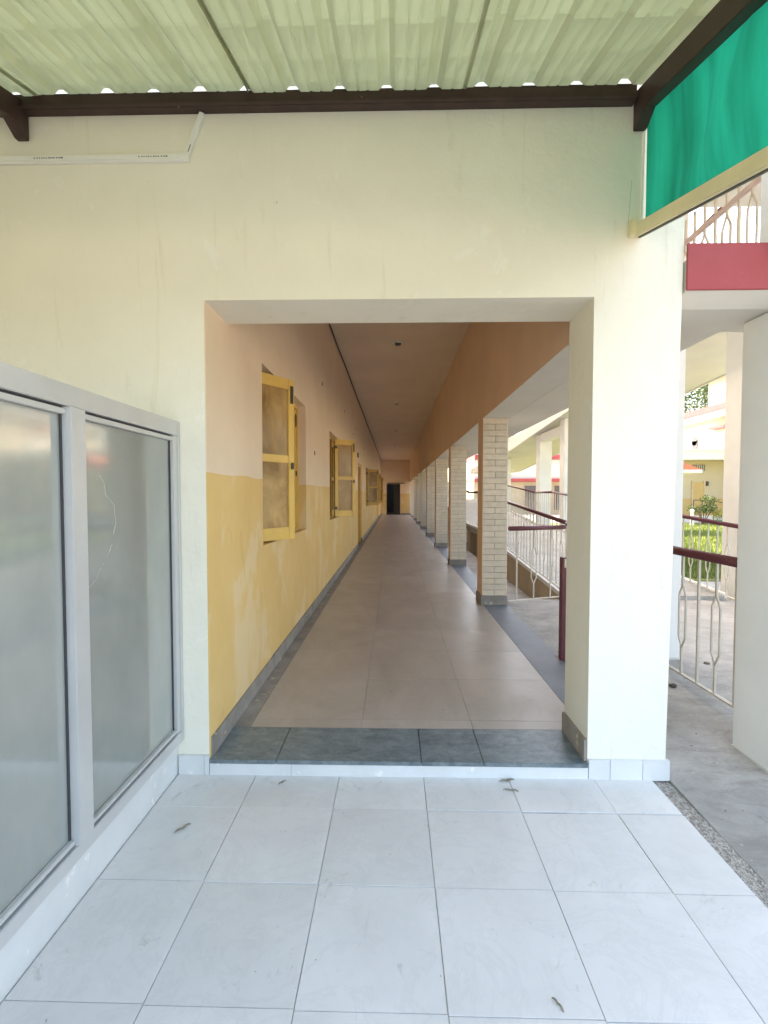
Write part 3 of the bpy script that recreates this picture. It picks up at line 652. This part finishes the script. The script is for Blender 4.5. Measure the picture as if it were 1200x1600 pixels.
# maroon post
mp = thing('maroon_post', 'short square maroon steel post with chipped top behind the right jamb', 'post', (1.475, 4.17, .02))
bobj('shaft', 'maroon', mp, (-.033, .033, -.033, .033, 0, .945), bevel=.004); bobj('chipped_patch', 'cream_metal', mp, (-.012, .02, -.0345, -.0325, .86, .935)); bobj('foot_plate', 'maroon', mp, (-.06, .06, -.06, .06, .055, .064))

# ================================================================== RAMP
rp = thing('ramp', 'long access ramp with beige sides climbing away beside the corridor', 'ramp', (3.4, 6.6, 0))
def tr(bm):
    bmesh.ops.translate(bm, verts=bm.verts, vec=(-3.4, -6.6, 0)); return bm
bm = B(); ysr = [6.625, 10, 13.5, 15.1, 20, 24, 27.5]
prism(bm, [(y, zramp(y) - .002) for y in ysr] + [(y, zramp(y) - .20) for y in ysr[::-1]], 'x', 2.34, 4.52); obj('deck', tr(bm), 'concrete', rp)
bm = B(); prism(bm, [(y, zramp(y) + .03) for y in ysr] + [(y, zramp(y) - .03) for y in ysr[::-1]], 'x', 2.30, 2.339); obj('edge_kerb', tr(bm), 'white', rp)
bm = B(); prism(bm, [(y, zramp(y) + .03) for y in ysr] + [(y, zramp(y) - .03) for y in ysr[::-1]], 'x', 4.521, 4.56); obj('edge_kerb', tr(bm), 'white', rp)
for x0, x1 in ((2.305, 2.338), (4.522, 4.555)):
    bm = B(); prism(bm, [(6.63, -.4), (13.4, -.4), (13.4, zramp(13.4) - .031), (6.63, zramp(6.63) - .031)], 'x', x0, x1); obj('side_wall', tr(bm), 'beige', rp)
bm = B(); box(bm, 2.339, 4.521, 13.2, 13.39, -.4, zramp(13.2) - .201); obj('pier', tr(bm), 'beige', rp)
for yy in (14.9, 19.5, 24.2):
    bm = B(); box(bm, 2.35, 4.5, yy, yy + .4, -.4, zramp(yy) - .201); obj('pier', tr(bm), 'beige', rp)

# ================================================================== UPPER FLIGHT AND PILLARS
def zfl(y): return 4.57 - .073 * y
uf = thing('upper_ramp', 'white upper ramp flight sloping overhead beyond the corridor pillars', 'ramp', (5.45, 6, 4.1))
def tu(bm): bmesh.ops.translate(bm, verts=bm.verts, vec=(-5.45, -6, -4.1)); return bm
bm = B(); prism(bm, [(6, zfl(6)), (25, zfl(25)), (25, zfl(25) + .2), (6, zfl(6) + .2)], 'x', 4.44, 6.46); obj('deck', tu(bm), 'soffit', uf)
for x0, x1 in ((4.40, 4.438), (6.462, 6.50)):
    bm = B(); prism(bm, [(6, zfl(6) - .02), (25, zfl(25) - .02), (25, zfl(25) + .34), (6, zfl(6) + .34)], 'x', x0, x1); obj('edge_beam', tu(bm), 'white', uf)
bm = B(); box(bm, 4.4, 6.5, 25, 28, zfl(25) - .02, zfl(25) + .3); obj('landing', tu(bm), 'soffit', uf)
railing([(4.42, 25, zfl(25) + .3), (4.42, 6, zfl(6) + .3)], 'railing on the near edge of the upper ramp flight', 'ramp railings')
# top landing slab
tl_ = thing('upper_landing', 'grey roof slab of the upper landing seen above the red band', 'slab', (3.9, 3.0, 4.13))
bobj('slab', 'soffit', tl_, (-2.44, 0.5, -1.5, 1.54, 0, .17), (0.502, 2.6, -1.5, 2.99, 0, .17))
# walkway slab over the right side, red fascia in front
ws = thing('walkway_slab', 'projecting walkway slab with red painted front band', 'slab', (1.7, 2.50, BZ))
bm = B(); prism(bm, [(0.013, .05), (0.13, 0), (32.8, 0), (32.8, .205), (0.013, .205)], 'x', -0.2185, 0.27); obj('slab', bm, 'soffit', ws)
bobj('fascia', 'red', ws, (-0.2195, 0.72, 0.0, 0.012, 0.05, .283), bevel=.003)
bobj('inner_edge', 'soffit', ws, (-0.2465, -0.219, TH + .025, 32.8, .001, .2))
bm = B(); prism(bm, [(0.013, .051), (0.13, 0.002), (0.5, 0.002), (0.5, .204), (0.013, .204)], 'x', 0.271, 0.72); obj('side_slab', bm, 'soffit', ws)
railing([(2.30, 2.50, BZ + .2), (2.30, 8.5, BZ + .2)], 'railing on top of the red banded walkway slab', 'ramp railings', h=.80, gap=.12, rmat='pale_rail', thick=.022)
def pillar(x0, x1, y0, y1, z0, z1, label):
    t = thing('white_pillar', label, 'pillar', ((x0 + x1) / 2, y0, z0), 'whitewashed pillars of the ramp block')
    hx = (x1 - x0) / 2; d = y1 - y0
    bobj('shaft', 'white', t, (-hx, hx, 0, d, 0, z1 - z0), bevel=.006)
    bobj('plinth_coat', 'soffit', t, (-hx - .003, hx + .003, -.003, d + .003, 0, .05))
    return t
pillar(2.01, 2.34, 2.50, 2.85, -.03, BZ - .001, 'near whitewashed pillar at the right edge of the view')
pillar(1.95, 2.28, 2.34, 2.66, BZ + .21, 4.129, 'whitewashed pillar standing on top of the red banded slab')
pillar(2.275, 2.505, 4.22, 4.55, .03, 4.129, 'whitewashed pillar peeking out behind the right jamb')
pillar(4.75, 5.08, 6.70, 7.05, -.3, zfl(6.9) - .001, 'whitewashed pillar standing behind the far railing on the right')
pillar(4.62, 4.95, 13.2, 13.55, -.3, zfl(13.4) - .001, 'right one of the paired white pillars seen past the first brick pillar')
pillar(4.62, 5.0, 15.4, 15.8, -.3, zfl(15.6) - .001, 'left one of the paired white pillars seen past the first brick pillar')
pillar(4.62, 4.95, 20.5, 20.85, -.3, zfl(20.7) - .001, 'white pillar far along under the upper ramp')
bm = B(); box(bm, 4.63, 4.9, 13.56, 15.39, zfl(15.4) - .25, zfl(15.4) - .004)
tag(obj('tie_beam', bm, 'white'), 'white beam joining the paired pillars under the upper ramp', 'beam')

# ================================================================== FAR BUILDINGS
fb = thing('garden_building', 'two storey cream building with pink roof bands beyond the lawn', 'building', (17, 28, 0))
def far(name, mat, x0, x1, y0, y1, z0, z1, parent=None, bevel=0): 
    return bobj(name, mat, parent or fb, (x0 - 17, x1 - 17, y0 - 28, y1 - 28, z0, z1), bevel=bevel)
far('plinth', 'soffit', 14, 19.9, 27.6, 29, -.1, .34); far('wall', 'far_wall', 14, 19.9, 28, 36, 1.32, 3.47); far('dado', 'far_ochre', 14, 19.9, 27.995, 36, .341, 1.318)
far('balcony', 'far_white', 13.8, 19.9, 26.9, 36, 3.48, 4.02); far('balcony_trim', 'far_white', 13.75, 19.9, 26.85, 27.0, 3.96, 4.06)
dr = far('door', 'far_ochre', 17.15, 17.75, 27.95, 27.99, .345, 2.26); far('frame', 'beige', 17.08, 17.145, 27.93, 28.0, .345, 2.33, dr); far('frame', 'beige', 17.755, 17.82, 27.93, 28.0, .345, 2.33, dr)
wn = far('vent_window', 'window_dark', 17.1, 17.8, 27.95, 27.99, 2.9, 3.25)
for k in range(6): far('bar', 'soffit', 17.15 + k * .11, 17.17 + k * .11, 27.93, 27.948, 2.9, 3.25, wn)
far('wall_lamp', 'window_dark', 17.9, 17.98, 27.85, 27.99, 2.05, 2.3)
far('upper_wall', 'far_wall', 20, 27, 24, 36, -.1, 6.3); far('roof_band', 'red', 19.4, 27, 24, 36.2, 6.62, 6.98); far('roof_slab', 'far_white', 19.5, 27, 24, 36.1, 6.3, 6.619)
far('top_storey', 'far_wall', 21.5, 27, 24, 33.6, 6.981, 9.3); far('top_band', 'red', 21.0, 27, 24, 34.2, 9.5, 9.9); far('top_slab', 'far_white', 21.1, 27, 24, 34.1, 9.3, 9.499)
aw = far('arched_window', 'window_dark', 19.96, 19.995, 32.2, 32.8, 4.05, 5.1)
bm = B(); tube(bm, (19.96 - 17, 32.5 - 28, 5.1), (19.995 - 17, 32.5 - 28, 5.1), .3, 20); obj('arch', bm, 'window_dark', aw)
far('hood', 'red', 19.5, 19.995, 29.0, 30.4, 5.55, 5.7); far('upper_opening', 'soffit', 19.97, 19.996, 29.1, 30.2, 4.05, 5.4)
bm = B()
for a, c in (((14 - 17, -1, 4.75), (19.9 - 17, -1, 4.75)),): tube(bm, a, c, .03, 6)
for k in range(7): tube(bm, (14 - 17 + k * .95, -1, 4.06), (14 - 17 + k * .95, -1, 4.75), .02, 6)
obj('balcony_rail', bm, 'cream_metal', fb)
# block seen past the brick pillars
wb = thing('rear_block', 'white rear block with two red bands seen past the white pillars', 'building', (12, 40, 0))
def rb(name, mat, x0, x1, y0, y1, z0, z1, parent=None): return bobj(name, mat, parent or wb, (x0 - 12, x1 - 12, y0 - 40, y1 - 40, z0, z1))
rb('lower_wall', 'far_wall', 6.6, 22, 40, 48, -.1, 2.62); rb('lower_band', 'red', 6.6, 22, 39.6, 48, 2.63, 2.88); rb('upper_wall', 'far_white', 6.6, 22, 39.9, 48, 2.89, 4.45)
rb('upper_band', 'red', 6.6, 22, 39.6, 48, 4.46, 4.82); rb('parapet', 'far_white', 6.6, 22, 39.8, 48, 4.83, 5.2); rb('roof_wall', 'far_wall', 6.6, 22, 41, 48, 5.21, 6.6)
for x0, x1 in ((10.75, 11.7), (13.2, 14.1), (16, 17)):
    o = rb('doorway', 'window_dark', x0, x1, 39.96, 39.995, .3, 2.3); rb('frame', 'beige', x0 - .08, x0 - .002, 39.93, 39.99, .3, 2.35, o); rb('frame', 'beige', x1 + .002, x1 + .08, 39.93, 39.99, .3, 2.35, o)
# slim kiosk with red roof
ki = thing('garden_kiosk', 'small white kiosk with red sloping roof at the lawn edge', 'kiosk', (10.6, 20, -.15))
for xx in (-1.2, 0.72):
    for yy in (0, 1.9): bobj('post', 'far_white', ki, (xx, xx + .16, yy, yy + .16, 0, 2.55))
bobj('eaves', 'far_white', ki, (-1.6, 1.75, -.45, 2.5, 2.55, 2.68))
bm = B(); prism(bm, [(-1.6, 2.681), (1.75, 2.681), (.08, 3.35)], 'y', -.45, 2.5); obj('roof', bm, 'tile_red', ki)
bobj('counter', 'far_white', ki, (-1.0, .7, .05, 1.85, 0, .9))

# ------------------------------------------------------------------ vegetation
def leaf_cloud(name, mat, parent, blobs, n, size, seed, loc=(0, 0, 0)):
    rs = random.Random(seed); V, F = [], []
    for i in range(n):
        cx_, cy_, cz_, r_ = blobs[rs.randrange(len(blobs))]
        u = Vector((rs.gauss(0, 1), rs.gauss(0, 1), rs.gauss(0, 1))).normalized() * r_ * rs.random() ** 0.4
        p = Vector((cx_, cy_, cz_)) + Vector((u.x, u.y, u.z * .75))
        d = Vector((rs.gauss(0, 1), rs.gauss(0, 1), rs.gauss(0, .7))).normalized(); e = d.cross(Vector((rs.gauss(0, 1), rs.gauss(0, 1), rs.gauss(0, 1)))).normalized()
        s = size * rs.uniform(.6, 1.3); k = len(V)
        V += [tuple(p - d * s), tuple(p + e * s * .4), tuple(p + d * s), tuple(p - e * s * .4)]; F.append((k, k + 1, k + 2, k + 3))
    me = bpy.data.meshes.new(name); me.from_pydata(V, [], F); me.materials.append(M[mat]); return obj(name, me, None, parent, loc=loc)
def tree(loc, h, rad, label, seed, n=6000):
    rs = random.Random(seed); t = thing('tree', label, 'tree', loc, 'trees beyond the lawn')
    bm = B(); tube(bm, (0, 0, 0), (.1, 0, h * .45), .28, 10, .18); ends = []
    for k in range(7):
        a = k * .9; e = (rad * .6 * math.cos(a), rad * .6 * math.sin(a), h * rs.uniform(.6, .9)); tube(bm, (.1, 0, h * rs.uniform(.3, .45)), e, .1, 7, .03); ends.append(e)
    obj('trunk', bm, 'bark', t)
    bl = [(e[0] + rs.uniform(-.8, .8), e[1] + rs.uniform(-.8, .8), e[2] + rs.uniform(-.3, .8), rad * rs.uniform(.25, .42)) for e in ends for _ in range(2)]
    leaf_cloud('crown', 'foliage', t, bl, n, .16, seed); return t
tree((27.6, 44.5, -.1), 13.0, 4.6, 'leafy green tree rising behind the garden building', 1)
sh = thing('shrub', 'straggly shrub in front of the garden building door', 'shrub', (16.0, 25.2, -.05))
bm = B(); rs = random.Random(4)
for k in range(9): tube(bm, (0, 0, 0), (rs.uniform(-.6, .6), rs.uniform(-.3, .3), rs.uniform(.7, 1.4)), .025, 6, .008)
obj('stems', bm, 'bark', sh); leaf_cloud('leaves', 'foliage', sh, [(rs.uniform(-.6, .6), rs.uniform(-.3, .3), rs.uniform(.7, 1.4), .3) for _ in range(9)], 900, .06, 9)
sh2 = thing('shrub', 'low yellow green shrub beside the green pot', 'shrub', (16.75, 25.0, -.05))
bm = B(); 
for k in range(6): tube(bm, (0, 0, 0), (rs.uniform(-.4, .4), rs.uniform(-.2, .2), rs.uniform(.4, .75)), .015, 5, .006)
obj('stems', bm, 'bark', sh2); leaf_cloud('leaves', 'foliage_yellow', sh2, [(rs.uniform(-.4, .4), rs.uniform(-.2, .2), rs.uniform(.45, .75), .2) for _ in range(7)], 500, .05, 10)
po = thing('flower_pot', 'round green flower pot at the edge of the lawn', 'flower pot', (16.45, 24.6, -.06))
bm = B(); tube(bm, (0, 0, 0), (0, 0, .28), .11, 18, .19); tube(bm, (0, 0, .281), (0, 0, .33), .21, 18); obj('pot', bm, 'pot', po); bm = B(); tube(bm, (0, 0, .331), (0, 0, .335), .18, 18); obj('soil', bm, 'bark', po)
bo = thing('garden_bollard', 'short white post among the shrubs on the lawn edge', 'bollard', (15.2, 24.8, -.06))
bm = B(); tube(bm, (0, 0, 0), (0, 0, .7), .09, 12, .07); bmesh.ops.create_uvsphere(bm, u_segments=12, v_segments=8, radius=.1, matrix=Matrix.Translation((0, 0, .76))); obj('post', bm, 'far_white', bo)
gr_ = thing('garden_rail', 'thin dark handrail beside the steps of the garden building', 'railing', (17.2, 26.5, 0))
bm = B()
for a, c in (((-.9, 0, 1.25), (.2, 0, 1.2)), ((.2, 0, 1.2), (.9, -.4, 1.0)), ((.9, -.4, 1.0), (.9, -.4, -.05)), ((-.9, 0, 1.25), (-.9, 0, -.05)), ((.2, 0, 1.2), (.2, 0, -.05))): tube(bm, a, c, .022, 6)
obj('rail', bm, 'dark', gr_)

# ================================================================== SMALL LITTER
def dry_leaf(x, y, ln, wd, rz, label, z=.0015):
    bm = B(); n = 8; L_, Rr, C_ = [], [], []
    for k in range(n + 1):
        s = k / n; w_ = wd * math.sin(math.pi * s) ** .8; cz = .004 * math.sin(s * 6)
        C_.append(bm.verts.new((s * ln, .003 * math.sin(s * 5), .001 + abs(cz)))); L_.append(bm.verts.new((s * ln, w_, .004 + abs(cz)))); Rr.append(bm.verts.new((s * ln, -w_, .003 + abs(cz))))
    for k in range(n):
        for A, B2 in ((C_, L_), (Rr, C_)):
            try: bm.faces.new((A[k], A[k + 1], B2[k + 1], B2[k]))
            except Exception: pass
    bmesh.ops.remove_doubles(bm, verts=bm.verts, dist=1e-5)
    bmesh.ops.solidify(bm, geom=list(bm.faces), thickness=.0006)
    o = obj('dry_leaf', bm, 'leaf_brown', loc=(x, y, z)); o.rotation_euler[2] = rz
    tag(o, label, 'leaf', 'dry leaves on the porch floor')
dry_leaf(-.975, 2.055, .08, .008, R(55), 'curled dry leaf on the tiles near the glass partition')
dry_leaf(.55, 2.475, .085, .010, R(12), 'broad dry leaf on the tiles below the threshold step')
dry_leaf(.555, 2.405, .075, .006, R(-8), 'slim dry leaf just in front of the broad leaf by the step')
dry_leaf(-.60, 2.42, .05, .006, R(50), 'tiny dry leaf on the tiles left of the step middle')
dry_leaf(.47, 1.39, .04, .003, R(-55), 'thin dark leaf sliver on the nearest floor tiles')
for i, (x, y, r_, lb) in enumerate(((2.12, 3.65, .026, 'dark pebble on the path just inside the right railing'), (2.68, 4.13, .028, 'dark pebble on the path beyond the right railing'))):
    bm = B(); bmesh.ops.create_icosphere(bm, subdivisions=2, radius=r_); rs = random.Random(i)
    for v in bm.verts: v.co *= rs.uniform(.8, 1.15); v.co.z *= .6
    tag(obj('pebble', bm, 'stone', loc=(x, y, .055)), lb, 'pebble', 'pebbles on the path')
